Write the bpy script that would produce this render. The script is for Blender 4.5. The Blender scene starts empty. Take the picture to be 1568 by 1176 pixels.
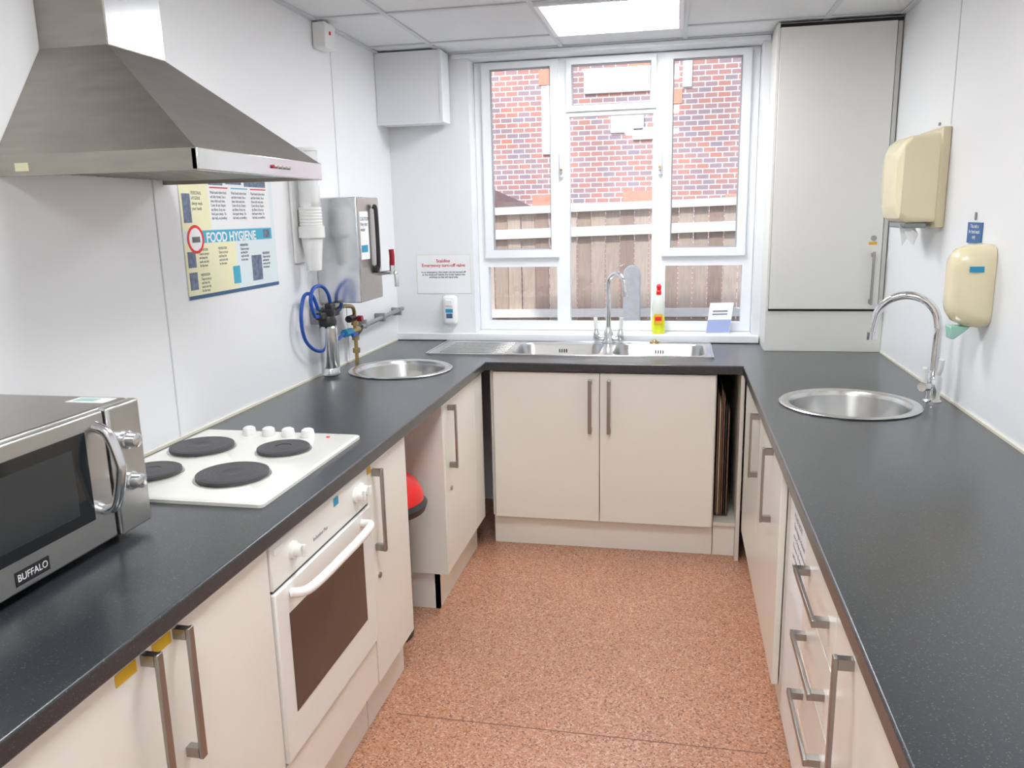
import bpy, bmesh, math, random
from mathutils import Vector, Matrix
random.seed(7)
scene=bpy.context.scene
COL=scene.collection
# ------------------------------------------------------------------ materials
def new_mat(name):
    m=bpy.data.materials.new(name); m.use_nodes=True
    return m,m.node_tree,m.node_tree.nodes['Principled BSDF']
def mat(name,col,rough=.5,metal=0.,noise=0.,nscale=8.,emit=0.,trans=0.,coat=0.,alpha=1.,bump=0.,stretch=None,spec=.5):
    m,nt,b=new_mat(name)
    c=(*col,1) if len(col)==3 else col
    b.inputs['Base Color'].default_value=c
    b.inputs['Roughness'].default_value=rough
    b.inputs['Metallic'].default_value=metal
    b.inputs['Specular IOR Level'].default_value=spec
    if coat: b.inputs['Coat Weight'].default_value=coat; b.inputs['Coat Roughness'].default_value=.15
    if trans: b.inputs['Transmission Weight'].default_value=trans
    if alpha<1: b.inputs['Alpha'].default_value=alpha
    if emit: b.inputs['Emission Color'].default_value=c; b.inputs['Emission Strength'].default_value=emit
    if noise or bump:
        tc=nt.nodes.new('ShaderNodeTexCoord'); mp=nt.nodes.new('ShaderNodeMapping'); n=nt.nodes.new('ShaderNodeTexNoise')
        nt.links.new(tc.outputs['Object'],mp.inputs[0]); nt.links.new(mp.outputs[0],n.inputs['Vector'])
        n.inputs['Scale'].default_value=nscale; n.inputs['Detail'].default_value=5
        if stretch: mp.inputs['Scale'].default_value=stretch
        if noise:
            mx=nt.nodes.new('ShaderNodeMix'); mx.data_type='RGBA'
            mx.inputs['A'].default_value=tuple(max(0,v*(1-noise)) for v in c[:3])+(1,)
            mx.inputs['B'].default_value=tuple(min(1,v*(1+noise)) for v in c[:3])+(1,)
            nt.links.new(n.outputs['Fac'],mx.inputs['Factor']); nt.links.new(mx.outputs['Result'],b.inputs['Base Color'])
        if bump:
            bp=nt.nodes.new('ShaderNodeBump'); bp.inputs['Strength'].default_value=bump; bp.inputs['Distance'].default_value=.01
            nt.links.new(n.outputs['Fac'],bp.inputs['Height']); nt.links.new(bp.outputs[0],b.inputs['Normal'])
    return m
def speckle(name,base,specks,rough,scale=260,big=0.12,coat=0):
    m,nt,b=new_mat(name); b.inputs['Roughness'].default_value=rough
    if coat: b.inputs['Coat Weight'].default_value=coat; b.inputs['Coat Roughness'].default_value=.22
    tc=nt.nodes.new('ShaderNodeTexCoord')
    v=nt.nodes.new('ShaderNodeTexVoronoi'); v.inputs['Scale'].default_value=scale
    nt.links.new(tc.outputs['Object'],v.inputs['Vector'])
    sp=nt.nodes.new('ShaderNodeSeparateColor'); nt.links.new(v.outputs['Color'],sp.inputs[0])
    r=nt.nodes.new('ShaderNodeValToRGB'); r.color_ramp.interpolation='CONSTANT'
    els=r.color_ramp.elements
    els[0].position=0; els[0].color=(*base,1)
    els[1].position=specks[0][0]; els[1].color=(*specks[0][1],1)
    for p,c in specks[1:]:
        e=els.new(p); e.color=(*c,1)
    nt.links.new(sp.outputs[0],r.inputs[0])
    n=nt.nodes.new('ShaderNodeTexNoise'); n.inputs['Scale'].default_value=3; n.inputs['Detail'].default_value=6
    nt.links.new(tc.outputs['Object'],n.inputs['Vector'])
    mr=nt.nodes.new('ShaderNodeMapRange'); mr.inputs[3].default_value=1-big; mr.inputs[4].default_value=1+big
    nt.links.new(n.outputs['Fac'],mr.inputs[0])
    mx=nt.nodes.new('ShaderNodeVectorMath'); mx.operation='SCALE'
    nt.links.new(r.outputs[0],mx.inputs[0]); nt.links.new(mr.outputs[0],mx.inputs['Scale'])
    nt.links.new(mx.outputs[0],b.inputs['Base Color'])
    return m
M={}
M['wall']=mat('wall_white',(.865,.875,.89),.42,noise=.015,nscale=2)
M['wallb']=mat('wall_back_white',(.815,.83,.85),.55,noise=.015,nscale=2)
M['ceil']=mat('ceiling_tile',(.79,.81,.825),.9,noise=.03,nscale=60,bump=.1)
M['tbar']=mat('ceiling_bar',(.66,.69,.72),.5)
M['upvc']=mat('upvc_white',(.85,.88,.91),.3,spec=.5)
M['gasket']=mat('gasket_grey',(.38,.39,.41),.6)
M['cream']=mat('cabinet_cream',(.87,.85,.775),.28,noise=.02,nscale=3,coat=.25)
M['creamd']=mat('cabinet_carcass',(.76,.73,.65),.5,noise=.04)
M['cupb']=mat('cupboard_white',(.77,.77,.735),.4,noise=.02)
M['gap']=mat('shadow_gap',(.03,.03,.03),.8)
M['steel']=mat('brushed_steel',(.60,.59,.57),.28,1.,noise=.1,nscale=30,stretch=(1,1,12))
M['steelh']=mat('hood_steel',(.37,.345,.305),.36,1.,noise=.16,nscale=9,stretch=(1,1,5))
M['steelf']=mat('polished_front_steel',(.72,.73,.74),.2,1.,noise=.06,nscale=20)
M['sink']=mat('sink_steel',(.72,.72,.71),.24,1.,noise=.05,nscale=40)
M['chrome']=mat('chrome',(.78,.79,.8),.08,1.)
M['handle']=mat('handle_nickel',(.38,.365,.34),.32,1.)
M['white']=mat('white_plastic',(.85,.86,.85),.35)
M['hobw']=mat('hob_enamel',(.86,.86,.80),.18,coat=.5)
M['ring']=mat('hotplate_iron',(.085,.085,.09),.5,.2,noise=.2,nscale=20)
M['black']=mat('black_plastic',(.02,.02,.022),.35)
M['ovenw']=mat('oven_white',(.87,.87,.83),.25,coat=.3)
M['oveng']=mat('oven_glass',(.085,.05,.04),.12,spec=.6)
M['mwg']=mat('microwave_glass',(.012,.014,.016),.06,spec=.5)
M['mws']=mat('microwave_steel',(.44,.43,.41),.34,1.,noise=.06,nscale=40)
M['mwf']=mat('microwave_front_steel',(.60,.60,.59),.3,1.,noise=.05,nscale=40)
M['beige']=mat('dispenser_cream',(.83,.75,.50),.25,coat=.3)
M['beige2']=mat('dispenser_cream_dark',(.70,.62,.42),.35)
M['teal']=mat('soap_nozzle_green',(.35,.62,.52),.4)
M['blue']=mat('sign_blue',(.03,.13,.34),.4)
M['cyan']=mat('label_blue',(.02,.30,.52),.4)
M['red']=mat('red_plastic',(.80,.02,.02),.3)
M['dred']=mat('dark_red_tap',(.32,.01,.03),.3)
M['hose']=mat('blue_hose',(.01,.08,.42),.3)
M['brass']=mat('aged_brass',(.45,.33,.14),.35,.9)
M['grey']=mat('grey_pipe',(.28,.29,.30),.5)
M['paper']=mat('paper',(.86,.87,.88),.8)
M['ink']=mat('ink_grey',(.16,.17,.19),.8)
M['inkl']=mat('ink_light',(.35,.36,.38),.8)
M['inkr']=mat('ink_red',(.6,.06,.05),.8)
M['pyel']=mat('poster_yellow',(.86,.84,.56),.5)
M['pblue']=mat('poster_blue',(.74,.83,.86),.5)
M['pcy']=mat('poster_cyan',(.06,.42,.60),.5)
M['pdk']=mat('poster_photo',(.14,.18,.27),.5,noise=.9,nscale=60)
M['pnavy']=mat('poster_navy',(.05,.12,.25),.5)
M['yel']=mat('sticker_yellow',(.75,.46,.02),.5)
M['tray']=mat('tray_brown',(.20,.10,.06),.45)
M['trayl']=mat('tray_edge',(.62,.50,.36),.5)
M['cupw']=mat('cup_white',(.87,.87,.86),.4)
M['stone']=mat('weathered_stone',(.66,.65,.62),.9,noise=.2,nscale=20,bump=.3)
M['ground']=mat('paving_ground',(.35,.33,.3),.9,noise=.3,nscale=6)
M['seal']=mat('sealant',(.74,.72,.60),.5)
M['clear']=mat('clear_plastic',(.9,.93,.93),.15,alpha=.35)
M['liquid']=mat('yellow_liquid',(.80,.85,.03),.2)
M['bot']=mat('bottle_clear',(.82,.86,.80),.15,alpha=.75)
M['counter']=speckle('worktop_slate',(.025,.0285,.034),[(.80,(.033,.037,.042)),(.93,(.052,.057,.063)),(.975,(.105,.11,.115))],.3,520,.12,.45)
M['floor']=speckle('floor_vinyl',(.475,.225,.135),[(.30,(.55,.285,.18)),(.62,(.40,.175,.10)),(.80,(.62,.40,.30)),(.91,(.22,.095,.06))],.34,200,.12,.15)
M['glow']=mat('light_diffuser',(.975,.988,1),.5,emit=16)
m=bpy.data.materials.new('window_glass'); m.use_nodes=True; nt=m.node_tree; nt.nodes.clear()
o=nt.nodes.new('ShaderNodeOutputMaterial'); t=nt.nodes.new('ShaderNodeBsdfTransparent'); g=nt.nodes.new('ShaderNodeBsdfGlossy'); mx=nt.nodes.new('ShaderNodeMixShader')
g.inputs['Roughness'].default_value=.02; mx.inputs[0].default_value=.06
nt.links.new(t.outputs[0],mx.inputs[1]); nt.links.new(g.outputs[0],mx.inputs[2]); nt.links.new(mx.outputs[0],o.inputs[0]); M['glass']=m
# brick
m,nt,b=new_mat('brick_wall'); tc=nt.nodes.new('ShaderNodeTexCoord'); sx=nt.nodes.new('ShaderNodeSeparateXYZ'); cx=nt.nodes.new('ShaderNodeCombineXYZ')
nt.links.new(tc.outputs['Object'],sx.inputs[0]); nt.links.new(sx.outputs[0],cx.inputs[0]); nt.links.new(sx.outputs[2],cx.inputs[1])
br=nt.nodes.new('ShaderNodeTexBrick'); nt.links.new(cx.outputs[0],br.inputs['Vector'])
br.inputs['Scale'].default_value=1; br.inputs['Brick Width'].default_value=.135; br.inputs['Row Height'].default_value=.056; br.inputs['Mortar Size'].default_value=.006
br.inputs['Color1'].default_value=(.56,.25,.19,1); br.inputs['Color2'].default_value=(.33,.27,.31,1); br.inputs['Mortar'].default_value=(.70,.67,.65,1); br.inputs['Bias'].default_value=.0
n=nt.nodes.new('ShaderNodeTexNoise'); n.inputs['Scale'].default_value=1.3; nt.links.new(cx.outputs[0],n.inputs['Vector'])
mr=nt.nodes.new('ShaderNodeMapRange'); mr.inputs[1].default_value=.3; mr.inputs[2].default_value=.7; mr.inputs[3].default_value=.8; mr.inputs[4].default_value=1.15
nt.links.new(n.outputs['Fac'],mr.inputs[0])
mx=nt.nodes.new('ShaderNodeVectorMath'); mx.operation='SCALE'; nt.links.new(br.outputs['Color'],mx.inputs[0]); nt.links.new(mr.outputs[0],mx.inputs['Scale'])
nt.links.new(mx.outputs[0],b.inputs['Base Color']); b.inputs['Roughness'].default_value=.9
M['brick']=m
M['orange']=mat('arch_brick',(.66,.32,.22),.9,noise=.15,nscale=30)
M['roof']=mat('roof_tiles',(.20,.13,.12),.8,noise=.3,nscale=25)
M['wood']=[mat('fence_wood_%d'%i,c,.8,noise=.3,nscale=14,stretch=(6,6,.8)) for i,c in enumerate([(.42,.34,.275),(.36,.275,.22),(.48,.40,.335),(.30,.215,.175)])]
M['rail']=mat('fence_rail_weathered',(.70,.68,.63),.8,noise=.12,nscale=12,stretch=(1,6,6))
# ------------------------------------------------------------------ helpers
def group(name,loc=(0,0,0)):
    e=bpy.data.objects.new(name,None); e.empty_display_size=.05; e.location=loc; COL.objects.link(e); return e
def link(ob,parent=None):
    COL.objects.link(ob)
    if parent:
        ob.parent=parent; ob.matrix_parent_inverse=Matrix.Translation(-Vector(parent.location))
    return ob
def setm(me,m):
    if isinstance(m,(list,tuple)):
        for q in m: me.materials.append(M[q] if isinstance(q,str) else q)
    else: me.materials.append(M[m] if isinstance(m,str) else m)
def finish(bm,name,m,parent=None,bevel=0,seg=2,smooth=False,angle=40):
    bmesh.ops.recalc_face_normals(bm,faces=bm.faces)
    me=bpy.data.meshes.new(name); bm.to_mesh(me); bm.free(); setm(me,m)
    ob=bpy.data.objects.new(name,me); link(ob,parent)
    if bevel:
        md=ob.modifiers.new('bevel','BEVEL'); md.width=bevel; md.segments=seg; md.limit_method='ANGLE'; md.angle_limit=math.radians(35)
        smooth=True
    if smooth:
        for p in me.polygons: p.use_smooth=True
        me.set_sharp_from_angle(angle=math.radians(angle)) if not bevel else None
        if bevel:
            me.set_sharp_from_angle(angle=math.radians(35))
    return ob
def addbox(bm,x0,x1,y0,y1,z0,z1,mi=0):
    x0,x1=sorted((x0,x1)); y0,y1=sorted((y0,y1)); z0,z1=sorted((z0,z1))
    v=[bm.verts.new(p) for p in [(x0,y0,z0),(x1,y0,z0),(x1,y1,z0),(x0,y1,z0),(x0,y0,z1),(x1,y0,z1),(x1,y1,z1),(x0,y1,z1)]]
    for f in [(0,3,2,1),(4,5,6,7),(0,1,5,4),(1,2,6,5),(2,3,7,6),(3,0,4,7)]:
        fc=bm.faces.new([v[i] for i in f]); fc.material_index=mi
def box(name,x0,x1,y0,y1,z0,z1,m,parent=None,bevel=0,seg=2):
    bm=bmesh.new(); addbox(bm,x0,x1,y0,y1,z0,z1); return finish(bm,name,m,parent,bevel,seg)
def boxes(name,L,m,parent=None,bevel=0):
    bm=bmesh.new()
    for b in L: addbox(bm,*b)
    return finish(bm,name,m,parent,bevel)
def basis(d):
    d=Vector(d).normalized(); a=Vector((0,0,1)) if abs(d.z)<.9 else Vector((1,0,0))
    u=d.cross(a).normalized(); v=d.cross(u); return u,v,d
def cyl(name,p0,p1,r,m,parent=None,r1=None,n=28,bevel=0):
    p0=Vector(p0);p1=Vector(p1); u,v,d=basis(p1-p0); r1=r if r1 is None else r1
    bm=bmesh.new(); A=[];B=[]
    for i in range(n):
        a=2*math.pi*i/n; o=u*math.cos(a)+v*math.sin(a)
        A.append(bm.verts.new(p0+o*r)); B.append(bm.verts.new(p1+o*r1))
    for i in range(n):
        j=(i+1)%n; bm.faces.new((A[i],A[j],B[j],B[i]))
    bm.faces.new(A); bm.faces.new(B[::-1])
    return finish(bm,name,m,parent,bevel,2,True)
def lathe(name,c,prof,m,parent=None,n=48,axis=(0,0,1),mats=None,smooth=True,angle=35):
    c=Vector(c); u,v,d=basis(axis); bm=bmesh.new(); rings=[]
    for r,h in prof:
        if r<1e-6: rings.append([bm.verts.new(c+d*h)])
        else: rings.append([bm.verts.new(c+d*h+(u*math.cos(2*math.pi*i/n)+v*math.sin(2*math.pi*i/n))*r) for i in range(n)])
    for k in range(len(rings)-1):
        a,b=rings[k],rings[k+1]
        for i in range(n):
            j=(i+1)%n
            if len(a)==1 and len(b)==1: continue
            if len(a)==1: f=bm.faces.new((a[0],b[j],b[i]))
            elif len(b)==1: f=bm.faces.new((a[i],a[j],b[0]))
            else: f=bm.faces.new((a[i],a[j],b[j],b[i]))
            if mats: f.material_index=mats[k]
    return finish(bm,name,m,parent,0,2,smooth,angle)
def catmull(P,k=8):
    P=[Vector(p) for p in P]; Q=[P[0]*2-P[1]]+P+[P[-1]*2-P[-2]]; out=[]
    for i in range(1,len(Q)-2):
        for s in range(k):
            t=s/k; a,b,c,d=Q[i-1],Q[i],Q[i+1],Q[i+2]
            out.append(.5*((2*b)+(c-a)*t+(2*a-5*b+4*c-d)*t*t+(3*b-a-3*c+d)*t**3))
    out.append(P[-1]); return out
def tube(name,P,r,m,parent=None,n=14,smooth_path=True,k=8):
    pts=catmull(P,k) if smooth_path else [Vector(p) for p in P]
    bm=bmesh.new(); rings=[]; u,v,d=basis(pts[1]-pts[0])
    for i,p in enumerate(pts):
        t=(pts[min(i+1,len(pts)-1)]-pts[max(i-1,0)]).normalized()
        u=(u-t*u.dot(t)).normalized(); v=t.cross(u)
        rings.append([bm.verts.new(p+(u*math.cos(2*math.pi*q/n)+v*math.sin(2*math.pi*q/n))*r) for q in range(n)])
    for a,b in zip(rings,rings[1:]):
        for i in range(n): j=(i+1)%n; bm.faces.new((a[i],a[j],b[j],b[i]))
    bm.faces.new(rings[0]); bm.faces.new(rings[-1][::-1])
    return finish(bm,name,m,parent,0,2,True,50)
def prism(name,poly,axis,a0,a1,m,parent=None,bevel=0):
    bm=bmesh.new()
    def mk(p,a):
        q=list(p); q.insert(axis,a); return bm.verts.new(q)
    A=[mk(p,a0) for p in poly]; B=[mk(p,a1) for p in poly]; n=len(poly)
    bm.faces.new(A); bm.faces.new(B[::-1])
    for i in range(n): j=(i+1)%n; bm.faces.new((A[i],A[j],B[j],B[i]))
    return finish(bm,name,m,parent,bevel)
ROT={'L':(math.pi/2,0,math.pi/2),'B':(math.pi/2,0,0),'R':(math.pi/2,0,-math.pi/2),'T':(0,0,0)}
def text(name,body,loc,size,m,rot,parent=None,align='LEFT',wide=1.0,space=1.0,bold=0):
    cu=bpy.data.curves.new(name,'FONT'); cu.body=body; cu.size=size; cu.align_x=align; cu.align_y='TOP'; cu.extrude=.0002; cu.space_line=space; cu.offset=bold
    cu.materials.append(M[m]); ob=bpy.data.objects.new(name,cu); ob.location=loc; ob.rotation_euler=ROT[rot] if isinstance(rot,str) else rot; ob.scale=(wide,1,1)
    return link(ob,parent)
def rrect(cx,cy,hw,hh,r,n=6):
    P=[]
    for sx,sy,a0 in ((1,1,0),(-1,1,90),(-1,-1,180),(1,-1,270)):
        for i in range(n+1):
            a=math.radians(a0+90*i/n); P.append((cx+sx*(hw-r)+r*math.cos(a),cy+sy*(hh-r)+r*math.sin(a)))
    return P
def loft(name,rings,m,parent=None,cap=True,angle=40):
    bm=bmesh.new(); V=[[bm.verts.new(p) for p in R] for R in rings]; n=len(V[0])
    for a,b in zip(V,V[1:]):
        for i in range(n): j=(i+1)%n; bm.faces.new((a[i],a[j],b[j],b[i]))
    if cap: bm.faces.new(V[-1])
    return finish(bm,name,m,parent,0,2,True,angle)
def boolcut(ob,cutters):
    for c in cutters:
        md=ob.modifiers.new('cut','BOOLEAN'); md.object=c; md.operation='DIFFERENCE'; md.solver='EXACT'
    bpy.context.view_layer.update()
    dg=bpy.context.evaluated_depsgraph_get(); me=bpy.data.meshes.new_from_object(ob.evaluated_get(dg))
    ob.modifiers.clear(); old=ob.data; ob.data=me
    for c in cutters: bpy.data.objects.remove(c)
# ------------------------------------------------------------------ dimensions
W=2.44; H=2.384; XL=.645; XR=1.795; YB=-.651; CZ=.91; YN=-3.95; YREAR=-5.2
# ------------------------------------------------------------------ room shell
box('floor',-.2,W+.2,YREAR-.15,.25,-.1,0,'floor')
boxes('floor_seam',[(XL,XR,-2.002,-1.999,.0,.0008)],mat('seam',(.22,.11,.08),.6))
box('ceiling',-.2,W+.2,YREAR-.15,.25,H+.001,H+.12,'ceil')
box('wall_left',-.15,0,YREAR,.2,0,H,'wall')
box('wall_right',W,W+.15,YREAR,.2,0,H,'wall')
box('wall_rear',-.15,W+.15,YREAR-.15,YREAR,0,H,'wall')
WX0,WX1,WZ0,WZ1=.44,1.885,.93,2.352
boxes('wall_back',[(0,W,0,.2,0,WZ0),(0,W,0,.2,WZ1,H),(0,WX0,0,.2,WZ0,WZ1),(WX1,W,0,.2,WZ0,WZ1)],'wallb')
# ceiling grid
g=group('ceiling_grid',(1.2,-1,H))
L=[]
for x in (.32,.92,1.52,2.12): L.append((x-.011,x+.011,YREAR,0,H-.006,H))
for k in range(0,9):
    y=-.27-.6*k; L.append((0,W,y-.011,y+.011,H-.0055,H))
L+= [(0,.022,YREAR,0,H-.008,H),(W-.022,W,YREAR,-.26,H-.008,H),(0,W,-.02,0,H-.008,H)]
boxes('t_bars',L,'tbar',g)
# light panels: window end in view; unseen rear ones added to light the room
for i,(y0) in enumerate((-.86,-2.66,-4.46)):
    gl=group('ceiling_light_panel',(1.22,y0+.3,H-.01))
    boxes('frame',[(.93,.95,y0,y0+.58,H-.014,H),(1.49,1.51,y0,y0+.58,H-.014,H),(.95,1.49,y0,y0+.02,H-.014,H),(.95,1.49,y0+.56,y0+.58,H-.014,H)],'upvc',gl)
    box('diffuser',.95,1.49,y0+.02,y0+.56,H-.011,H-.001,'glow',gl)
# wall panel seams
seam=mat('seam_light',(.70,.73,.76),.5)
boxes('trim_1',[(0,.0025,-2.043,-2.038,CZ,H)],seam)
boxes('trim_2',[(0,.0025,-.703,-.697,CZ,H)],seam)
boxes('trim_3',[(W-.0025,W,-.998,-.992,1.85,H)],seam)
boxes('trim_4',[(0,.006,YN,-.001,CZ,CZ+.008),(W-.006,W,YN,-.26,CZ,CZ+.008)],'seal')
# ------------------------------------------------------------------ window
FY0,FY1=.115,.175
w=group('window_1',((WX0+WX1)/2,.14,1.6))
fx0,fx1,fz0,fz1=WX0+.002,WX1-.002,.952,WZ1-.002
zt=fz1-.022; zb_=fz0+.045
F=[(fx0,fx0+.05,FY0,FY1,fz0,fz1),(fx1-.05,fx1,FY0,FY1,fz0,fz1),(fx0+.05,fx1-.05,FY0,FY1,zt,fz1),(fx0+.05,fx1-.05,FY0,FY1,fz0,zb_),
   (.872,.942,FY0,FY1,zb_,zt),(1.372,1.444,FY0,FY1,zb_,zt),
   (fx0+.05,.872,FY0,FY1,1.295,1.355),(1.444,fx1-.05,FY0,FY1,1.295,1.355),(.942,1.372,FY0,FY1,2.062,2.105)]
boxes('frame',F,'upvc',w)
def sash(nm,x0,x1,z0,z1,t=.042,tt=.03):
    a,b=FY0-.018,FY0-.001
    boxes(nm,[(x0,x0+t,a,b,z0,z1),(x1-t,x1,a,b,z0,z1),(x0+t,x1-t,a,b,z0,z0+t),(x0+t,x1-t,a,b,z1-tt,z1)],'upvc',w)
    a,b=FY0+.0005,FY0+.02; q=t-.004
    boxes(nm+'_inner',[(x0+q,x0+t+.006,a,b,z0+t,z1-tt),(x1-t-.006,x1-q,a,b,z0+t,z1-tt),(x0+t+.006,x1-t-.006,a,b,z0+t-.004,z0+t+.006),(x0+t+.006,x1-t-.006,a,b,z1-tt-.006,z1-tt+.004)],'gasket',w)
sash('casement_left',.485,.888,1.345,2.342)
sash('casement_right',1.424,1.842,1.345,2.342)
sash('toplight',.930,1.384,2.085,2.342,.026,.03)
box('glass',fx0+.03,fx1-.03,.148,.152,fz0+.03,fz1-.015,'glass',w)
for x,nm in ((.905,'catch_left'),(1.408,'catch_right')):
    box(nm+'_plate',x-.012,x+.012,FY0-.026,FY0-.019,1.76,1.83,'upvc',w,.003)
    box(nm+'_lever',x-.009,x+.009,FY0-.045,FY0-.026,1.78,1.90,'upvc',w,.005)
    cyl(nm+'_key',(x,FY0-.05,1.795),(x,FY0-.026,1.795),.007,'brass',w)
boxes('window_sill',[(0,1.915,-.035,-.001,CZ+.002,.95),(WX0+.001,WX1-.001,-.001,.114,.931,.95)],'upvc',None,.004)
boxes('trim_5',[(.36,1.915,-.022,-.001,2.352,2.374)],'upvc',None,.003)
# ------------------------------------------------------------------ outside
box('paving_outside',-8,10,.25,14,-.25,-.102,'ground')
fe=group('garden_fence',(1.2,1.85,.8)); FY=1.85
def ftop(x): return 1.60+.02*(x-.3)
for k in range(4):
    bm=bmesh.new(); x=-2.2; i=0
    while x<5:
        if (i*7+i//3)%4==k:
            t=ftop(x)+random.uniform(-.012,.012); addbox(bm,x+.003,x+.103,FY+(.0 if i%2 else .012),FY+.02+(.0 if i%2 else .012),-.1,t)
        x+=.106; i+=1
    finish(bm,'boards_%d'%k,M['wood'][k],fe)
for nm,z,h in (('top_rail',1.575,.055),('upper_rail',1.395,.07),('lower_rail',.80,.06)):
    bm=bmesh.new(); v=[]
    for x in (-2.2,5):
        dz=.02*(x-.3) if nm!='lower_rail' else .01*(x-.3)
        v.append([bm.verts.new((x,FY+a,z+dz+b)) for a,b in ((-.045,0),(-.001,0),(-.001,h),(-.045,h))])
    for i in range(4): j=(i+1)%4; bm.faces.new((v[0][i],v[0][j],v[1][j],v[1][i]))
    bm.faces.new(v[0]); bm.faces.new(v[1][::-1]); finish(bm,nm,'rail',fe)
for x in (-.9,2.0,4.2): box('post',x-.05,x+.05,FY+.033,FY+.13,-.1,1.6,'rail',fe)
P=[(1.135,-.1)]+[(1.195-.06*math.cos(math.radians(a)),1.15+.06*math.sin(math.radians(a))) for a in range(0,181,15)]+[(1.255,-.1)]
prism('garden_stone_slab',P,1,1.50,1.56,'stone',None,.01)
bh=group('brick_house',(1,5.2,2.5)); BY=5.0
box('brick_facade',-4,7,BY,BY+.3,-.1,7.5,'brick',bh)
def hwin(nm,x0,x1,z0,z1):
    boxes(nm,[(x0,x1,BY-.03,BY,z0,z1)],'upvc',bh,.01)
hwin('window_pale_a',.47,1.30,2.84,3.08); hwin('window_pale_b',.76,1.12,2.42,2.60); hwin('window_pale_b2',1.0,1.34,2.34,2.47); hwin('window_pale_c',.0,.12,2.22,2.95); hwin('eave_box',2.35,2.75,3.26,3.36)
hwin('window_pale_d',1.52,1.62,2.86,3.3)
boxes('brick_arches',[(.95,1.25,BY-.012,BY,3.09,3.3),(-.03,.14,BY-.012,BY,2.96,3.12),(1.40,1.52,BY-.012,BY,2.70,2.85),(.9,1.3,BY-.012,BY,1.6,1.8),(-.12,.14,BY-.012,BY,1.58,1.78),(2.0,2.4,BY-.012,BY,1.6,1.74)],'orange',bh)
sh=group('garden_shed',(-.9,3.2,.9))
prism('shed_roof',[(-3.0,1.62),(.18,1.62),(-.35,1.86),(-2.4,1.9)],1,2.9,3.6,'roof',sh)
box('shed_body',-2.9,.1,2.95,3.55,-.1,1.62,'brick',sh)
# ------------------------------------------------------------------ worktop
bm=bmesh.new()
poly=[(0.001,-.001),(.001,YN),(XL,YN),(XL,YB),(XR,YB),(XR,YN),(W-.001,YN),(W-.001,-.001)]
A=[bm.verts.new((x,y,CZ-.04)) for x,y in poly]; B=[bm.verts.new((x,y,CZ)) for x,y in poly]
bm.faces.new(A); bm.faces.new(B)
for i in range(8): j=(i+1)%8; bm.faces.new((A[i],A[j],B[j],B[i]))
wt=finish(bm,'kitchen_worktop','counter')
cut=[]
B1=(.935,-.285,.215,.165); B2=(1.425,-.285,.215,.165)
for c in (B1,B2): cut.append(prism('cut',rrect(c[0],c[1],c[2]+.006,c[3]+.006,.06),2,.8,1.,'counter'))
LS=(.31,-.86); RS=(2.095,-1.33)
for c in (LS,RS): cut.append(cyl('cut',(c[0],c[1],.8),(c[0],c[1],1.),.2,'counter',n=48))
boolcut(wt,cut)
md=wt.modifiers.new('bevel','BEVEL'); md.width=.012; md.segments=4; md.limit_method='ANGLE'; md.angle_limit=math.radians(60); md.harden_normals=True
for p in wt.data.polygons: p.use_smooth=True
wt.data.set_sharp_from_angle(angle=math.radians(89.9))
# ------------------------------------------------------------------ inset sink
sk=group('double_bowl_sink',(1.0,-.27,CZ))
bm=bmesh.new(); pl=rrect(.99,-.275,.69,.215,.03)
A=[bm.verts.new((x,y,CZ+.0005)) for x,y in pl]; B=[bm.verts.new((x,y,CZ+.006)) for x,y in pl]
bm.faces.new(A); bm.faces.new(B)
for i in range(len(pl)): j=(i+1)%len(pl); bm.faces.new((A[i],A[j],B[j],B[i]))
sp=finish(bm,'sink_top','sink',sk)
boolcut(sp,[prism('cut',rrect(c[0],c[1],c[2],c[3],.06),2,.8,1.,'sink') for c in (B1,B2)])
boxes('raised_rim',[(.302,1.678,-.488,-.482,CZ+.006,CZ+.010),(.302,.308,-.482,-.066,CZ+.006,CZ+.010),(1.672,1.678,-.482,-.066,CZ+.006,CZ+.010),(.308,1.672,-.068,-.062,CZ+.006,CZ+.010)],'sink',sk,.0015)
boxes('drainer_ridges',[(.36,.69,-.43+.036*i,-.42+.036*i,CZ+.006,CZ+.0095) for i in range(9)],'sink',sk,.0015)
msi=mat('sink_steel_shaded',(.50,.50,.49),.28,1.,noise=.05,nscale=40)  # sink steel darkened to put the bowls' inner shade into the colour
for i,c in enumerate((B1,B2)):
    R=[]
    for (g_,z,r) in ((.0,CZ+.006,.06),(-.006,CZ-.002,.06),(-.012,CZ-.13,.06),(-.03,CZ-.155,.05),(-.12,CZ-.16,.03)):
        R.append([(x,y,z) for x,y in rrect(c[0],c[1],c[2]+g_,c[3]+g_,r)])
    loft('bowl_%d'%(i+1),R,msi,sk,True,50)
    lathe('waste_%d'%(i+1),(c[0],c[1],CZ-.1595),[(.042,0),(.04,.003),(.02,.001),(0,.001)],'chrome',sk)
    boxes('overflow_%d'%(i+1),[(c[0]-.02+.012*k,c[0]-.014+.012*k,c[1]+c[3]-.012,c[1]+c[3]-.006,CZ-.04,CZ-.022) for k in range(4)],'black',sk)
pg=group('sink_plug',(1.40,-.09,CZ)); lathe('stopper',(1.40,-.092,CZ+.0062),[(.0,0),(.022,0),(.026,.008),(.012,.012),(.006,.02),(0,.02)],'brass',pg)
tube('chain',[(1.40,-.092,CZ+.024),(1.385,-.09,CZ+.014),(1.36,-.09,CZ+.0085),(1.30,-.095,CZ+.0085),(1.26,-.088,CZ+.0085)],.0018,'chrome',pg,8)
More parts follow.
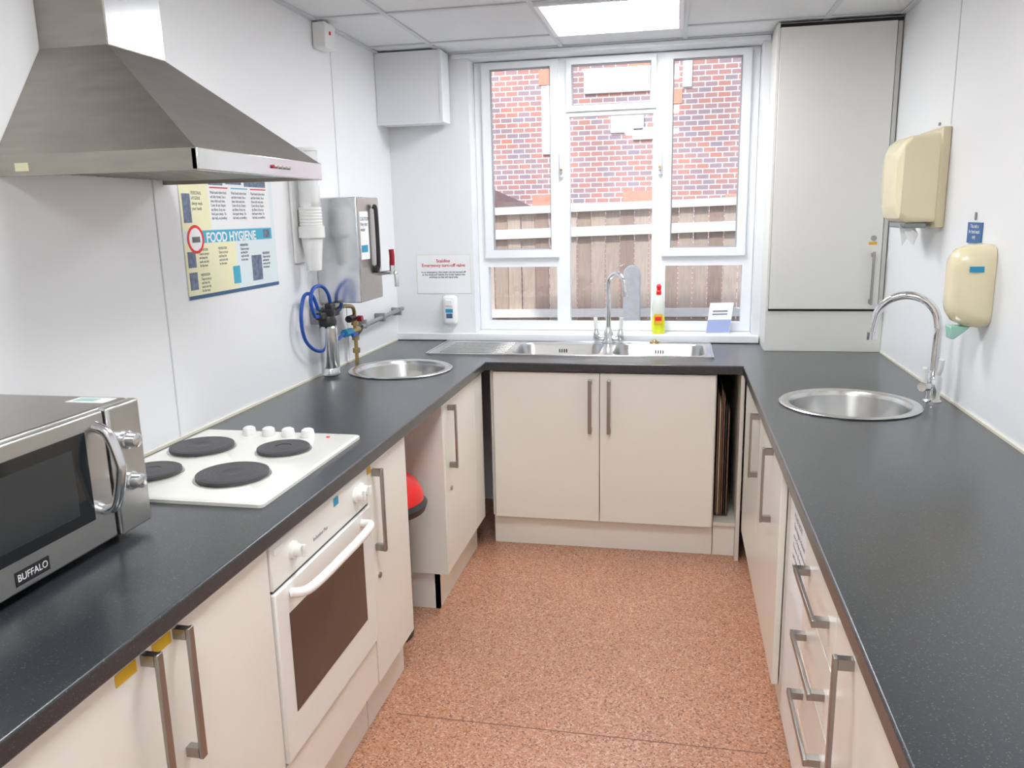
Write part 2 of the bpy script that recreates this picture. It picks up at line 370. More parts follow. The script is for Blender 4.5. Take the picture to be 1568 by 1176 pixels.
def gooseneck(gp,base,h,reach,dirv,r,drop):
    b=Vector(base); d=Vector(dirv).normalized(); P=[b,b+Vector((0,0,h*.5)),b+Vector((0,0,h-reach/2))]
    for a in range(30,181,30):
        A=math.radians(a); P.append(b+Vector((0,0,h-reach/2+reach/2*math.sin(A)))+d*(reach/2-reach/2*math.cos(A)))
    P.append(P[-1]+Vector((0,0,-drop))+d*.006)
    tube('spout',P,r,'chrome',gp,16); e=P[-1]
    cyl('spout_tip',e+Vector((0,0,.012)),e+Vector((0,0,-.014)),r*1.25,'chrome',gp)
mt=group('mixer_tap',(1.17,-.085,CZ)); tx,ty,tz=1.165,-.085,CZ+.007
lathe('base',(tx,ty,tz),[(0,0),(.03,0),(.03,.008),(.024,.02),(.024,.05),(.02,.065),(.014,.075),(.014,.085),(0,.085)],'chrome',mt)
for s in (-1,1):
    tube('arm',[(tx,ty,tz+.03),(tx+s*.035,ty,tz+.028),(tx+s*.06,ty,tz+.035)],.012,'chrome',mt)
    lathe('valve',(tx+s*.062,ty,tz+.015),[(0,0),(.014,0),(.017,.01),(.017,.035),(.012,.045),(.012,.055),(0,.055)],'chrome',mt)
    tube('lever',[(tx+s*.062,ty,tz+.065),(tx+s*.064,ty-.002,tz+.09),(tx+s*.066,ty-.004,tz+.13)],.010,'white' ,mt)
gooseneck(mt,(tx,ty,tz+.08),.275,.115,(.75,-.66,0),.0125,.04)
for c in (LS,RS):
    rs=group('round_sink',(c[0],c[1],CZ))
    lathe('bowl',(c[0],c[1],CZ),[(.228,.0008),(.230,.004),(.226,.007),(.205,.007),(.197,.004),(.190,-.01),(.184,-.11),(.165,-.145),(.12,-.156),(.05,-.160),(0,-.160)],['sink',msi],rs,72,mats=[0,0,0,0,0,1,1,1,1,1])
    lathe('waste',(c[0],c[1],CZ-.1595),[(.045,0),(.042,.004),(.02,.001),(0,.001)],'chrome',rs)
rt=group('gooseneck_tap',(2.375,-1.28,CZ)); bx,by=2.375,-1.27
lathe('base',(bx,by,CZ),[(0,0),(.030,0),(.030,.006),(.024,.012),(.022,.03),(.026,.045),(.026,.085),(.018,.10),(.012,.115),(0,.115)],'chrome',rt)
tube('side_valve',[(bx,by,CZ+.06),(bx-.03,by-.03,CZ+.062)],.012,'chrome',rt,smooth_path=False)
cyl('lever_cap',(bx-.028,by-.028,CZ+.062),(bx-.05,by-.05,CZ+.064),.016,'chrome',rt)
tube('lever',[(bx-.04,by-.04,CZ+.07),(bx-.042,by-.045,CZ+.10),(bx-.045,by-.05,CZ+.13)],.009,'white',rt)
tube('lever_back',[(bx+.01,by+.0,CZ+.09),(bx+.012,by-.02,CZ+.12),(bx+.012,by-.03,CZ+.155)],.009,'white',rt)
gooseneck(rt,(bx,by,CZ+.10),.265,.20,(-.94,.34,0),.0135,.045)
# ------------------------------------------------------------------ base cabinets
def bs(side,name,u0,u1,d0,d1,z0,z1,m,parent,bevel=0):
    if side=='L': a=(d0,d1,u0,u1)
    elif side=='R': a=(W-d1,W-d0,u0,u1)
    else: a=(u0,u1,-d1,-d0)
    return box(name,*a,z0,z1,m,parent,bevel)
def ctr(side,u,d,z):
    return {'L':(d,u,z),'R':(W-d,u,z),'B':(u,-d,z)}[side]
DF=.628
def vhandle(side,u,z0,z1,g,d=DF):
    bs(side,'handle_bar',u-.008,u+.008,d+.026,d+.034,z0,z1,'handle',g,.0015)
    bs(side,'handle_foot_top',u-.008,u+.008,d,d+.026,z1-.022,z1-.002,'handle',g)
    bs(side,'handle_foot_bottom',u-.008,u+.008,d,d+.026,z0+.002,z0+.022,'handle',g)
def hhandle(side,u0,u1,z,g,d=DF):
    bs(side,'handle_bar',u0,u1,d+.026,d+.034,z-.008,z+.008,'handle',g,.0015)
    bs(side,'handle_foot_a',u0+.002,u0+.022,d,d+.026,z-.008,z+.008,'handle',g)
    bs(side,'handle_foot_b',u1-.022,u1-.002,d,d+.026,z-.008,z+.008,'handle',g)
def cabinet(side,u0,u1,fronts,handles,zb=.16,top=.866,name='base_cabinet',plinth=True,pz=.145):
    g=group(name,ctr(side,(u0+u1)/2,.3,.45))
    t=.016; e=.001
    bs(side,'side_a',u0+e,u0+t,.02,.606,zb,top,'creamd',g); bs(side,'side_b',u1-t,u1-e,.02,.606,zb,top,'creamd',g)
    bs(side,'bottom',u0+t,u1-t,.02,.606,zb,zb+t,'creamd',g); bs(side,'back',u0+t,u1-t,.02,.03,zb+t,top,'creamd',g)
    if plinth: bs(side,'plinth',u0+e,u1-e,.565,.583,.0,pz+.012,'cream',g)
    for f in fronts:
        a0,a1=f[0],f[1]; z0,z1=(f[2],f[3]) if len(f)>2 else (zb,top-.004)
        bs(side,'front',a0+.0015,a1-.0015,.609,DF,z0,z1,'cream',g,.0018)
    for h in handles:
        if h[0]=='v': vhandle(side,h[1],h[2],h[3],g)
        else: hhandle(side,h[1],h[2],h[3],g)
    return g
cabinet('L',-3.92,-3.50,[(-3.92,-3.5)],[])
cabinet('L',-3.495,-2.675,[(-3.495,-3.062),(-3.062,-2.675)],[('v',-3.105,.595,.86),('v',-3.015,.595,.86)])
g=cabinet('L',-2.085,-1.745,[(-2.085,-1.745)],[('v',-2.045,.585,.845)])
cyl('lock',(DF,-2.035,.50),(DF+.006,-2.035,.50),.009,'handle',g)
g=cabinet('L',-1.295,-.66,[(-1.295,-.82),(-.82,-.66)],[('v',-1.225,.585,.845)])
cyl('lock',(DF,-1.225,.50),(DF+.006,-1.225,.50),.009,'handle',g)
box('plinth_return',.06,.583,-1.294,-1.278,0,.157,'cream',g)
box('end_panel',.02,DF-.001,-1.312,-1.297,.16,.866,'cream',g)
cabinet('B',.655,1.69,[(.672,1.171),(1.171,1.685)],[('v',1.128,.585,.835),('v',1.214,.585,.835)],zb=.15)
g=group('open_tray_slot',(1.75,-.4,.5))
box('slot_base',1.692,1.79,-.60,-.05,.15,.166,'creamd',g); box('slot_back_shaded',1.692,1.79,-.05,-.04,.166,.866,'gap',g)  # back coloured near-black to paint the shade deep in the slot
box('slot_side',1.79,1.806,-.64,-.05,.0,.866,'creamd',g); box('slot_plinth',1.692,1.789,-.583,-.565,0,.15,'cream',g)
tr=group('serving_trays',(1.74,-.4,.4))
for i,(x,h,m_) in enumerate([(1.700,.60,'tray'),(1.709,.57,'trayl'),(1.718,.62,'tray'),(1.727,.59,'tray'),(1.737,.55,'black'),(1.748,.52,'tray')]):
    ob=prism('tray_%d'%(i+1),rrect(-.34,.167+h/2,.2,h/2,.04),0,x,x+.006,m_,tr,.001)
cabinet('R',-1.89,-.66,[(-.70,-.66),(-1.29,-.70),(-1.89,-1.29)],[('v',-1.235,.60,.845),('v',-1.68,.60,.845)],pz=.14)
g=group('undercounter_fridge',(2.1,-2.12,.43))
box('body',1.90,2.40,-2.34,-1.905,.03,.85,'white',g,.004)
box('door',1.838,1.895,-2.34,-1.905,.08,.85,'white',g,.008)
box('kickplate',1.88,1.90,-2.33,-1.915,0.0,.075,'grey',g)
box('door_notice',1.836,1.8378,-2.29,-1.99,.53,.79,'paper',g)
text('notice_text','PLEASE NOTE\nThis fridge is cleaned\nevery Friday afternoon.\nRemove all of your food\nand label any items\nwith name and date.',(1.8355,-2.01,.765),.022,'inkl','R',g,space=1.3)
cabinet('R',-2.725,-2.35,[(-2.725,-2.35,.70,.862),(-2.725,-2.35,.545,.697),(-2.725,-2.35,.39,.542),(-2.725,-2.35,.16,.387)],
        [('h',-2.665,-2.405,.775),('h',-2.665,-2.405,.615),('h',-2.665,-2.405,.465)],name='drawer_unit')
cabinet('R',-3.92,-2.73,[(-3.32,-2.73),(-3.92,-3.32)],[('v',-2.875,.555,.83),('v',-3.8,.555,.83)])
for (y,s_) in ((-3.15,1),(-3.055,1),(-2.07,.5)):
    box('asset_sticker',DF+.0003,DF+.0012,y-.026*s_,y+.026*s_,.836,.858,'yel')
# ------------------------------------------------------------------ oven
g=group('built_in_oven',(.35,-2.38,.5))
box('body',.04,.60,-2.665,-2.095,.16,.862,'creamd',g)
box('control_panel',.603,DF+.004,-2.672,-2.092,.755,.862,'ovenw',g,.003)
box('door',.603,DF+.008,-2.672,-2.092,.315,.748,'ovenw',g,.004)
box('door_shadow_gap',.60,DF,-2.668,-2.096,.748,.755,'black',g)
box('door_glass',DF+.008,DF+.0095,-2.615,-2.165,.42,.675,'oveng',g)
box('lower_panel',.603,DF,-2.672,-2.092,.165,.308,'cream',g,.002)
box('plinth',.565,.583,-2.672,-2.09,0,.158,'cream',g)
hx=DF+.045
tube('door_handle',[(DF+.006,-2.60,.718),(hx,-2.57,.722),(hx+.006,-2.38,.722),(hx,-2.19,.722),(DF+.006,-2.16,.718)],.012,'ovenw',g,14)
for y in (-2.565,-2.185,-2.145):
    lathe('knob',(DF+.004,y,.812),[(0,0),(.022,0),(.022,.006),(.016,.008),(.014,.024),(0,.024)],'ovenw',g,24,(1,0,0))
    box('knob_grip',DF+.028,DF+.036,y-.004,y+.004,.797,.827,'ovenw',g,.002)
text('oven_label','Induction Plus',(DF+.0045,-2.46,.80),.015,'inkl','L',g)
box('blue_sticker',DF+.004,DF+.005,-2.33,-2.30,.83,.852,'cyan',g)
box('small_sticker',DF+.004,DF+.005,-2.655,-2.61,.835,.85,'paper',g)
# ------------------------------------------------------------------ hob
g=group('electric_hob',(.30,-2.26,CZ))
pl=rrect(.30,-2.26,.262,.305,.012)
R=[[(x,y,CZ+.0006) for x,y in pl],[(x,y,CZ+.009) for x,y in pl],[(x,y,CZ+.013) for x,y in rrect(.30,-2.26,.256,.299,.01)]]
loft('enamel_plate',R,'hobw',g,True,30)
def plate(nm,x,y,r):
    lathe(nm+'_trim',(x,y,CZ+.0132),[(r+.006,0),(r+.006,.003),(r,.004),(r,0)],'steel',g)
    pf=[(r,.001),(r,.012),(r-.006,.014)]
    q=r-.008
    while q>.03: pf+=[(q,.0128),(q-.004,.014),(q-.006,.014)]; q-=.012
    pf+=[(.024,.012),(0,.012)]
    lathe(nm,(x,y,CZ+.0132),pf,'ring',g,56)
plate('hotplate_a',.155,-2.165,.090); plate('hotplate_b',.405,-2.15,.074); plate('hotplate_c',.385,-2.39,.092); plate('hotplate_d',.155,-2.40,.076)
for x in (.215,.28,.345,.41):
    lathe('hob_knob',(x,-2.002,CZ+.013),[(0,0),(.020,0),(.021,.006),(.018,.022),(.012,.026),(0,.027)],'white',g,24)
cyl('indicator',(.475,-2.0,CZ+.0128),(.475,-2.0,CZ+.015),.006,'red',g)
# ------------------------------------------------------------------ extractor hood
g=group('extractor_hood',(.25,-2.29,1.9)); hy0,hy1,hx1=-2.595,-1.98,.50; hz0,hz1=1.682,1.728
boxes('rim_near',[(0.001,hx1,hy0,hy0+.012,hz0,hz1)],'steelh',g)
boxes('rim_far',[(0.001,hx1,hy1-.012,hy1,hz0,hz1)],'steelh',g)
box('rim_front',hx1-.012,hx1+.004,hy0,hy1,hz0,hz1,'steelf',g,.002)
cy0,cy1,cxx,czz=-2.415,-2.195,.185,1.985
bm=bmesh.new(); a=[bm.verts.new(p) for p in [(.001,hy0,hz1),(hx1,hy0,hz1),(hx1,hy1,hz1),(.001,hy1,hz1)]]
b=[bm.verts.new(p) for p in [(.001,cy0,czz),(cxx,cy0,czz),(cxx,cy1,czz),(.001,cy1,czz)]]
for i in range(4): j=(i+1)%4; bm.faces.new((a[i],a[j],b[j],b[i]))
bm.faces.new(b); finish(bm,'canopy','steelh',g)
box('underside_filter',.02,hx1-.012,hy0+.012,hy1-.012,hz0+.012,hz0+.02,'steel',g)
boxes('filter_slots',[(.05,hx1-.08,hy0+.05+.03*i,hy0+.062+.03*i,hz0+.009,hz0+.012) for i in range(18)],'handle',g)
box('chimney',.001,cxx,cy0,cy1,czz-.002,H-.009,'steelh',g,.002)
box('chimney_front_sheen',cxx,cxx+.002,cy0+.003,cy1-.003,czz+.002,H-.01,'steelf',g)  # lighter steel face stands in for reflections on the chimney front
for i in range(5): cyl('button_%d'%i,(hx1+.004,-2.27+.022*i,1.705),(hx1+.009,-2.27+.022*i,1.705),.0045,'handle' if i else 'dred',g,n=16)
box('hood_sticker',.05,.085,hy0-.001,hy0,1.692,1.71,'pyel',g)
# ------------------------------------------------------------------ microwave
g=group('microwave_oven',(.2,-2.95,1.07)); my0,my1,mf=-3.215,-2.70,.365; mz0,mz1=.928,1.205
box('case',.02,mf-.02,my0,my1,mz0,mz1,'mws',g,.006)
box('door_frame',mf-.02,mf,my0,-2.805,mz0+.002,mz1-.002,'mwf',g,.005)
box('control_panel',mf-.02,mf+.006,-2.80,my1,mz0,mz1,'mwf',g,.006)
box('door_glass',mf,mf+.002,my0+.03,-2.865,mz0+.062,mz1-.033,'mwg',g,.0)
box('glass_inner',mf+.002,mf+.0025,my0+.07,-2.905,mz0+.085,mz1-.058,mat('mw_mesh',(.028,.034,.037),.2),g)
tube('door_handle',[(mf,-2.835,mz1-.028),(mf+.028,-2.833,mz1-.045),(mf+.046,-2.832,mz1-.10),(mf+.046,-2.832,mz0+.15),(mf+.028,-2.833,mz0+.085),(mf,-2.835,mz0+.07)],.011,'steelf',g)
for z in (1.125,1.035):
    lathe('dial',(mf+.006,-2.752,z),[(0,0),(.020,0),(.020,.004),(.016,.006),(.015,.026),(.012,.028),(0,.028)],'steelf',g,28,(1,0,0))
box('badge',mf+.0,mf+.001,-3.075,-2.995,.943,.970,'black',g)
text('badge_text','BUFFALO',(mf+.0015,-3.071,.966),.019,'paper','L',g,wide=.9)
box('top_label',.24,.33,-2.76,-2.715,mz1,mz1+.0008,'paper',g); box('top_label_green',.25,.30,-2.75,-2.725,mz1+.0008,mz1+.0012,'teal',g)
for x in (.06,.30):
    for y in (my0+.05,my1-.05): cyl('foot',(x,y,CZ),(x,y,mz0),.014,'black',g)
# ------------------------------------------------------------------ poster
g=group('food_hygiene_poster',(0,-1.625,1.54)); py0,py1,pz0,pz1=-1.92,-1.332,1.33,1.75
box('sheet',.0006,.0022,py0,py1,pz0,pz1,'pblue',g)
def pp(nm,u0,u1,v0,v1,m_,d=.0022,t=.0006): return box(nm,d,d+t,py0+u0,py0+u1,pz0+v0,pz0+v1,m_,g)
pp('yellow_left',0,.30,.012,.175,'pyel'); pp('yellow_top',0,.16,.215,.42,'pyel')
pp('paper_top',.16,.56,.218,.40,'paper'); pp('title_band',.10,.56,.175,.215,'pcy'); pp('bottom_band',0,.588,0,.012,'pnavy')
pp('photo_1',.012,.055,.24,.33,'pdk',.0028); pp('photo_2',.012,.055,.03,.085,'pdk',.0028); pp('photo_3',.012,.055,.10,.15,'pdk',.0028)
pp('photo_4',.27,.315,.03,.09,'pcy',.0028); pp('photo_5',.40,.47,.03,.12,'pdk',.0028); pp('photo_6',.165,.25,.36,.40,'pdk',.0028)
pp('photo_8',.27,.37,.365,.40,'pdk',.0028); pp('photo_9',.39,.54,.36,.40,'pdk',.0028); pp('band_end',.50,.545,.18,.21,'pdk',.0028)
pp('band_top_a',.17,.28,.35,.354,'inkr',.0028); pp('band_top_b',.30,.41,.35,.354,'pcy',.0028); pp('band_top_c',.43,.54,.35,.354,'inkr',.0028)
text('title','FOOD HYGIENE',(.003,py0+.125,pz0+.212),.044,'paper','L',g,wide=1.0,bold=.0012)
lathe('red_ring',(.0022,py0+.065,pz0+.188),[(.045,0),(.045,.0015),(.036,.0015),(.036,0)],'red',g,40,(1,0,0))
lathe('ring_centre',(.0022,py0+.065,pz0+.188),[(.036,0),(.036,.001),(0,.001)],'paper',g,40,(1,0,0))
box('hands_icon',.0034,.004,py0+.045,py0+.088,pz0+.178,pz0+.196,'ink',g)
body='Wash hands before food\nand after breaks. Use a\nclean cloth each time.\nCover all cuts. Report\nany illness. Keep raw\nfood apart always. Tie\nhair back, no jewellery'
for i,u in enumerate((.17,.30,.43)): text('column_%d'%i,body,(.003,py0+u,pz0+.343),.0138,'ink','L',g,wide=.72)
for i,(u,v) in enumerate(((.075,.16),(.075,.08),(.19,.16),(.33,.165),(.48,.13))): text('note_%d'%i,'PREVENTION\nClean as you go\nand keep the\nwork area tidy\nfor the team',(.003,py0+u,pz0+v),.0125,'ink','L',g,wide=.7)
text('left_note','PERSONAL\nHYGIENE\nalways wash\nyour hands',(.003,py0+.062,pz0+.34),.016,'ink','L',g,wide=.75)
# ------------------------------------------------------------------ small box, duct boxing
g=group('alarm_box',(.03,-.82,2.33)); box('case',.001,.06,-.875,-.765,2.27,2.372,'white',g,.006); box('red_light',.06,.064,-.835,-.825,2.325,2.338,'red',g)
g=group('duct_boxing',(.16,-.08,2.2)); box('panel_box',.001,.345,-.165,-.023,2.035,H-.009,'wallb',g,.002); boxes('edge_beads',[(.335,.348,-.168,-.163,2.033,H-.009),(.001,.335,-.168,-.163,2.030,2.036)],'wall',g)
# ------------------------------------------------------------------ water boiler
g=group('wall_water_boiler',(.1,-.84,1.44)); q0,q1=-.985,-.735
box('tank_case',.001,.195,q0,q1,1.22,1.66,'steelf',g,.004)
box('front_panel',.195,.198,q0+.004,q1-.004,1.224,1.656,'steel',g)
tube('sight_glass',[(.205,-.82,1.36),(.217,-.82,1.38),(.217,-.82,1.60),(.205,-.82,1.62)],.009,'black',g,12)
box('sight_base',.198,.217,-.835,-.805,1.335,1.365,'black',g,.004)
box('front_photo_label',.198,.1988,-.965,-.87,1.40,1.60,'paper',g); box('front_label_blue',.1988,.1994,-.96,-.89,1.43,1.46,'cyan',g)
text('front_label_text','CAUTION\nVery hot\nwater',(.1995,-.962,1.58),.022,'ink','L',g)
tube('draw_tap',[(.198,-.775,1.33),(.25,-.775,1.335),(.275,-.775,1.33),(.28,-.775,1.30),(.28,-.775,1.27)],.010,'chrome',g)
cyl('tap_body',(.262,-.775,1.325),(.262,-.775,1.365),.013,'chrome',g)
tube('tap_lever',[(.262,-.775,1.365),(.264,-.775,1.40),(.262,-.775,1.435)],.012,'dred',g)
# cup dispenser
g=group('cup_dispenser',(.055,-1.15,1.55)); ux,uy=.062,-1.14
box('wall_bracket',.001,.012,uy-.05,uy+.05,1.40,1.80,'white',g,.002)
cyl('clear_tube',(ux,uy,1.62),(ux,uy,1.835),.042,'clear',g); lathe('tube_cap',(ux,uy,1.836),[(0,0),(.044,0),(.044,.012),(0,.014)],'white',g)
cyl('stacked_cups_inside',(ux,uy,1.64),(ux,uy,1.78),.036,'cupw',g)
cyl('collar',(ux,uy,1.50),(ux,uy,1.545),.052,'white',g); cyl('lower_tube',(ux,uy,1.545),(ux,uy,1.62),.044,'cupw',g)
lathe('hanging_cup',(ux,uy,1.37),[(0,0),(.030,0),(.042,.13),(.045,.133),(0,.133)],'cupw',g)
for i in range(6): lathe('cup_lip_%d'%i,(ux,uy,1.548+.012*i),[(.044,0),(.047,.003),(.044,.006)],'cupw',g)
# water filter + hoses
g=group('water_filter',(.07,-1.06,1.05)); fx_,fy_=.065,-1.055
lathe('cartridge',(fx_,fy_,.915),[(0,0),(.030,0),(.039,.008),(.039,.035),(.037,.038),(.039,.042),(.039,.21),(.033,.218),(0,.218)],'steelf',g)
lathe('filter_head',(fx_,fy_,1.133),[(0,0),(.036,0),(.038,.02),(.03,.04),(.034,.05),(.034,.068),(0,.07)],'black',g)
box('wall_mount',.001,.04,fy_-.03,fy_+.03,1.14,1.21,'grey',g,.004)
box('head_left_port',fx_-.015,fx_+.015,fy_-.085,fy_-.034,1.165,1.195,'black',g,.006); box('head_right_port',fx_-.015,fx_+.015,fy_+.034,fy_+.10,1.165,1.195,'black',g,.006)
box('head_top_block',fx_-.012,fx_+.02,fy_+.0,fy_+.05,1.195,1.225,'black',g,.006)
def sh_(P): return [(x,y-.055,z) for x,y,z in P]
tube('blue_hose_loop',sh_([(.065,-1.075,1.18),(.07,-1.13,1.19),(.07,-1.155,1.255),(.07,-1.12,1.30),(.07,-1.04,1.30),(.065,-.975,1.26),(.065,-.955,1.195)]),.0075,'hose',g)
tube('blue_hose_long',sh_([(.055,-1.06,1.205),(.05,-1.10,1.27),(.04,-1.15,1.27),(.04,-1.19,1.19),(.04,-1.17,1.10),(.045,-1.10,1.045),(.05,-1.02,1.03)])+[(.05,-.95,1.05),(.05,-.86,1.068)],.0075,'hose',g)
tube('blue_hose_boiler',[(.065,-.955,1.185),(.07,-.93,1.19),(.08,-.915,1.25),(.08,-.91,1.32),(.09,-.90,1.222)],.0075,'hose',g)
g=group('stopcock_pipework',(.05,-.72,1.05))
tube('supply_pipe',[(.05,-.73,CZ+.001),(.05,-.73,1.00),(.05,-.73,1.10),(.055,-.75,1.17),(.06,-.84,1.19),(.06,-.90,1.192),(.06,-.95,1.185)],.009,'brass',g)
for z in (.96,1.02,1.09): cyl('brass_nut',(.05,-.73,z),(.05,-.73,z+.022),.017,'brass',g,n=6)
cyl('valve_body',(.05,-.78,1.065),(.05,-.69,1.065),.014,'brass',g); box('blue_lever',.066,.078,-.82,-.76,1.045,1.062,'hose',g,.004)
cyl('blue_fitting',(.05,-.855,1.068),(.05,-.782,1.066),.018,'cyan',g)
cyl('red_knob',(.066,-.73,1.12),(.088,-.73,1.12),.014,'dred',g); cyl('black_fitting',(.05,-.80,1.125),(.05,-.74,1.125),.016,'black',g)
tube('waste_pipe',[(.05,-.715,1.04),(.05,-.67,1.055),(.045,-.62,1.072)],.008,'black',g)
tube('grey_pipe',[(.045,-.64,1.068),(.04,-.3,1.078),(.04,-.04,1.085)],.011,'grey',g)
for y in (-.60,-.35,-.10): box('pipe_clip',.001,.056,y-.008,y+.008,1.056,1.098,'grey',g,.003)
# ------------------------------------------------------------------ back wall items
g=group('scalding_notice',(.27,0,1.265)); box('backing',.119,.423,-.0018,-.0006,1.162,1.373,'seal',g); box('sheet',.122,.42,-.003,-.0018,1.165,1.370,'paper',g)
text('heading','Scalding\nEmergency turn-off valve',(.271,-.0035,1.35),.024,'inkr','B',g,align='CENTER',bold=.0004)
text('body','In an emergency, the water can be turned off\nat the stopcock beside the boiler below the\nworktop to the left hand side.',(.271,-.0035,1.285),.0135,'ink','B',g,align='CENTER',bold=.0003)
g=group('wall_sanitiser_dispenser',(.31,-.03,1.08)); box('body',.272,.347,-.055,-.001,1.0,1.155,'white',g,.018,4); box('window',.293,.327,-.0565,-.055,1.035,1.06,'pnavy',g); box('label',.29,.33,-.0565,-.055,1.065,1.085,'cyan',g); box('button',.29,.33,-.062,-.052,1.10,1.135,'white',g,.006)
g=group('dish_soap_bottle',(1.41,.03,.95)); bxx,byy=1.415,.035
lathe('bottle',(bxx,byy,.9505),[(0,0),(.030,0),(.034,.006),(.035,.05),(.031,.09),(.034,.12),(.032,.155),(.020,.19),(.012,.20),(0,.20)],['liquid','bot'],g,mats=[0,0,0,0,1,1,1,1,1])
lathe('red_cap',(bxx,byy,1.151),[(0,0),(.013,0),(.013,.018),(.010,.022),(.013,.045),(.006,.055),(0,.056)],'red',g)
box('label',bxx-.022,bxx+.022,byy-.0375,byy-.0345,1.0,1.055,'yel',g,.001); box('label_red',bxx-.016,bxx+.016,byy-.0382,byy-.0374,1.02,1.04,'red',g)
g=group('information_card',(1.72,.05,1.02))
def tilt(nm,x0,x1,z0,z1,m_,off):
    bm=bmesh.new()
    f=lambda x,z,o:(x+(z-.95)*.14, .02+(z-.95)*.32-o+(x-1.66)*.2, z)
    vs=[bm.verts.new(f(x,z,o)) for o in (off,off-.001) for x,z in ((x0,z0),(x1,z0),(x1,z1),(x0,z1))]
    for F_ in [(0,1,2,3),(7,6,5,4),(0,4,5,1),(1,5,6,2),(2,6,7,3),(3,7,4,0)]: bm.faces.new([vs[i] for i in F_])
    finish(bm,nm,m_,g)
tilt('card',1.655,1.775,.9505,1.105,'paper',0); tilt('blue_part',1.657,1.773,.955,1.02,mat('card_blue',(.35,.42,.68),.6),.0012); tilt('line_a',1.675,1.75,1.06,1.066,'ink',.0012); tilt('line_b',1.675,1.75,1.045,1.05,'ink',.0012)
# ------------------------------------------------------------------ tall cupboard
g=group('wall_cupboard',(2.18,-.13,1.6)); c0=1.92
box('carcass',c0,W-.001,-.232,-.001,CZ+.0005,H-.009,'cupb',g)
box('lower_panel',c0,W-.001,-.245,-.232,CZ+.0005,1.10,'cupb',g,.001)
box('door',c0+.012,W-.028,-.256,-.236,1.112,H-.03,'cupb',g,.002)
box('shadow_gap',c0+.004,W-.002,-.2345,-.2325,1.10,H-.012,'gap',g)
box('side_strip',c0,c0+.010,-.25,-.232,1.10,H-.009,'cupb',g); box('hinge_strip',W-.022,W-.004,-.238,-.2346,1.112,H-.03,'cupb',g)
bxh=2.375
box('handle_bar',bxh-.006,bxh+.006,-.29,-.282,1.135,1.375,'handle',g,.002)
for z in (1.14,1.352): box('handle_foot',bxh-.006,bxh+.006,-.282,-.256,z,z+.018,'handle',g)
cyl('lock',(bxh,-.256,1.435),(bxh,-.262,1.435),.012,'handle',g); box('lock_sticker',bxh-.02,bxh+.015,-.2568,-.256,1.405,1.418,'yel',g)
# ------------------------------------------------------------------ right wall items
g=group('paper_towel_dispenser',(2.34,-.87,1.67))
R=[]
for (xx,hy,z0,z1,r) in ((W-.001,.142,1.505,1.835,.012),(W-.03,.142,1.505,1.835,.012),(W-.031,.136,1.515,1.825,.02),(W-.12,.134,1.515,1.82,.025),(W-.145,.128,1.53,1.80,.03),(W-.162,.105,1.57,1.77,.04)):
    R.append([(xx,y,z) for y,z in rrect(-.868,(z0+z1)/2,hy,(z1-z0)/2,r)])
loft('cover',R,'beige',g,True,30)
box('back_plate',W-.03,W-.0005,-1.014,-.722,1.495,1.845,'beige2',g,.004)
box('outlet_mouth_shade',W-.125,W-.045,-.975,-.76,1.494,1.516,'grey',g,.006)  # dark metal mouth; its grey also paints the shadow in the outlet
bm=bmesh.new()
# folded towel: crumpled hanging sheet
cols=[(W-.138,1.0),(W-.118,.55),(W-.098,.95),(W-.080,.3)]
fr=[]
for k,(xx,dp) in enumerate(cols):
    yy=-.965+(.018 if k%2 else 0)
    fr.append([bm.verts.new((xx,yy,1.512)),bm.verts.new((xx+.006,yy+.008,1.49)),bm.verts.new((xx+.014,yy-.004,1.49-.062*dp))])
for a,b in zip(fr,fr[1:]):
    for i in range(2): bm.faces.new((a[i],a[i+1],b[i+1],b[i]))
tw=finish(bm,'paper_towel','paper',g); sd=tw.modifiers.new('thick','SOLIDIFY'); sd.thickness=.002
cyl('wall_screw',(W,-.87,1.865),(W-.006,-.87,1.865),.006,'grey',g)
g=group('soap_dispenser',(2.37,-1.5,1.33))
R=[]; yc_,zc_=-1.475,1.33
for (xx,hy,hz,r,dz) in ((W-.001,.066,.125,.04,0),(W-.02,.07,.128,.045,0),(W-.06,.067,.124,.05,0),(W-.09,.058,.112,.05,.002),(W-.108,.040,.09,.038,.004),(W-.113,.02,.06,.019,.006)):
    R.append([(xx,y,z) for y,z in rrect(yc_,zc_+dz,hy,hz,r)])
loft('cover',R,'beige',g,True,60)
ob=prism('nozzle',[(W-.10,1.205),(W-.04,1.205),(W-.055,1.19),(W-.085,1.165),(W-.095,1.165)],1,-1.50,-1.45,'teal',g,.003)
box('near_label',W-.075,W-.035,-1.5465,-1.545,1.375,1.392,'cyan',g)
g=group('wall_sign',(W,-1.33,1.49)); box('plate',W-.004,W-.0006,-1.40,-1.27,1.452,1.518,'blue',g,.001)
text('sign_text','This sink is\nfor hand wash\nonly',(W-.0045,-1.335,1.514),.017,'paper','R',g,align='CENTER')
box('hook',W-.006,W-.0006,-1.337,-1.329,1.525,1.55,'grey',g,.002)
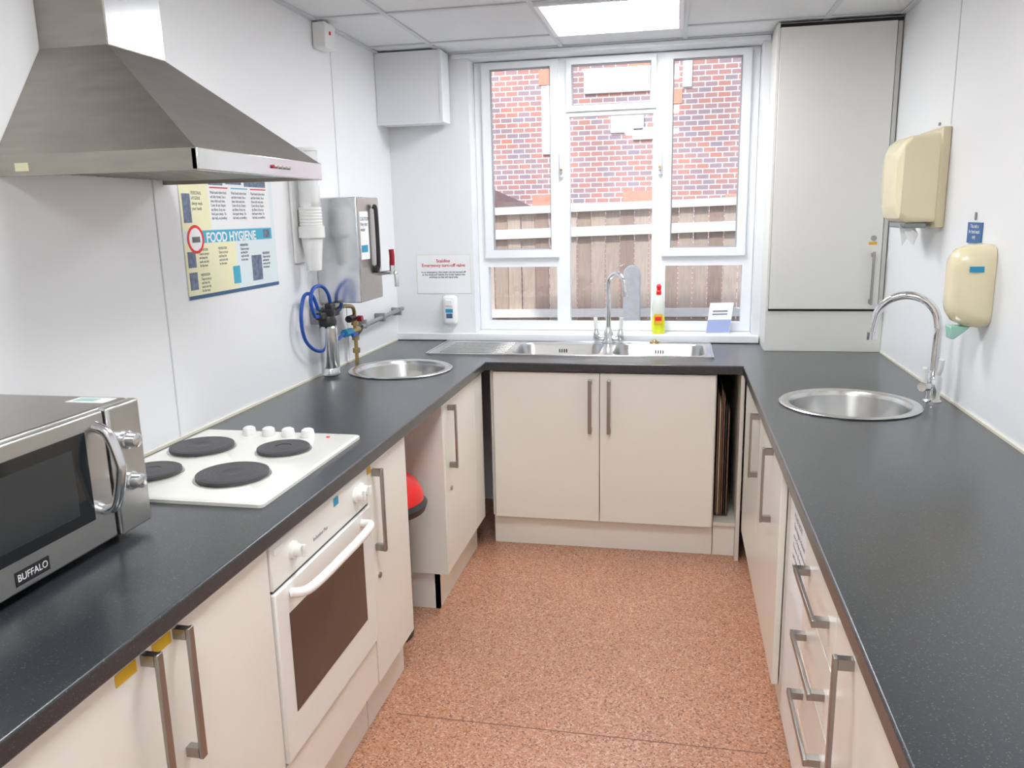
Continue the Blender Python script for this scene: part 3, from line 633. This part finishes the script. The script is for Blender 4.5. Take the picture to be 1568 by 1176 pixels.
# ------------------------------------------------------------------ pedal bin
bxn,byn=.455,-1.53
g=group('waste_bin',(bxn,byn,.3))
lathe('body',(bxn,byn,0),[(0,.0),(.088,.0),(.09,.01),(.092,.46),(.092,.49),(0,.49)],'black',g)
lathe('rim',(bxn,byn,.475),[(.092,0),(.155,.035),(.163,.06),(.15,.075),(.0,.076)],'black',g)
lathe('red_lid',(bxn,byn,.551),[(.150,0),(.150,.02),(.128,.065),(.085,.10),(.03,.115),(0,.117)],'red',g)
# ------------------------------------------------------------------ lights
wd=bpy.data.worlds.new('world'); scene.world=wd; wd.use_nodes=True; nt=wd.node_tree
bg=nt.nodes['Background']; sky=nt.nodes.new('ShaderNodeTexSky'); sky.sky_type='NISHITA'; sky.sun_disc=False; sky.sun_elevation=math.radians(45); sky.sun_rotation=math.radians(200)
nt.links.new(sky.outputs[0],bg.inputs[0]); bg.inputs[1].default_value=.26
sl=bpy.data.lights.new('sun','SUN'); sl.energy=2.1; sl.angle=math.radians(3); sl.color=(1,.97,.93)
so=bpy.data.objects.new('sun',sl); so.rotation_euler=(math.radians(48),0,math.radians(-22)); COL.objects.link(so)
# ------------------------------------------------------------------ camera
yaw,pit,rol=.2051,-.2086,-.0218
cyw,syw=math.cos(yaw),math.sin(yaw); cp,spt=math.cos(pit),math.sin(pit)
fwd=Vector((-syw*cp,cyw*cp,spt)); rt_=Vector((cyw,syw,0)); up=rt_.cross(fwd)
r2=rt_*math.cos(rol)+up*math.sin(rol); u2=-rt_*math.sin(rol)+up*math.cos(rol)
cam=bpy.data.cameras.new('camera'); co=bpy.data.objects.new('camera',cam); COL.objects.link(co)
mw=Matrix(((r2.x,u2.x,-fwd.x,1.5055),(r2.y,u2.y,-fwd.y,-4.1882),(r2.z,u2.z,-fwd.z,1.5739),(0,0,0,1)))
co.matrix_world=mw; cam.sensor_width=36; cam.sensor_fit='HORIZONTAL'; cam.lens=36*1225.16/1568; cam.clip_start=.02
scene.camera=co
scene.view_settings.view_transform='Standard'; scene.view_settings.look='None'; scene.view_settings.exposure=.62
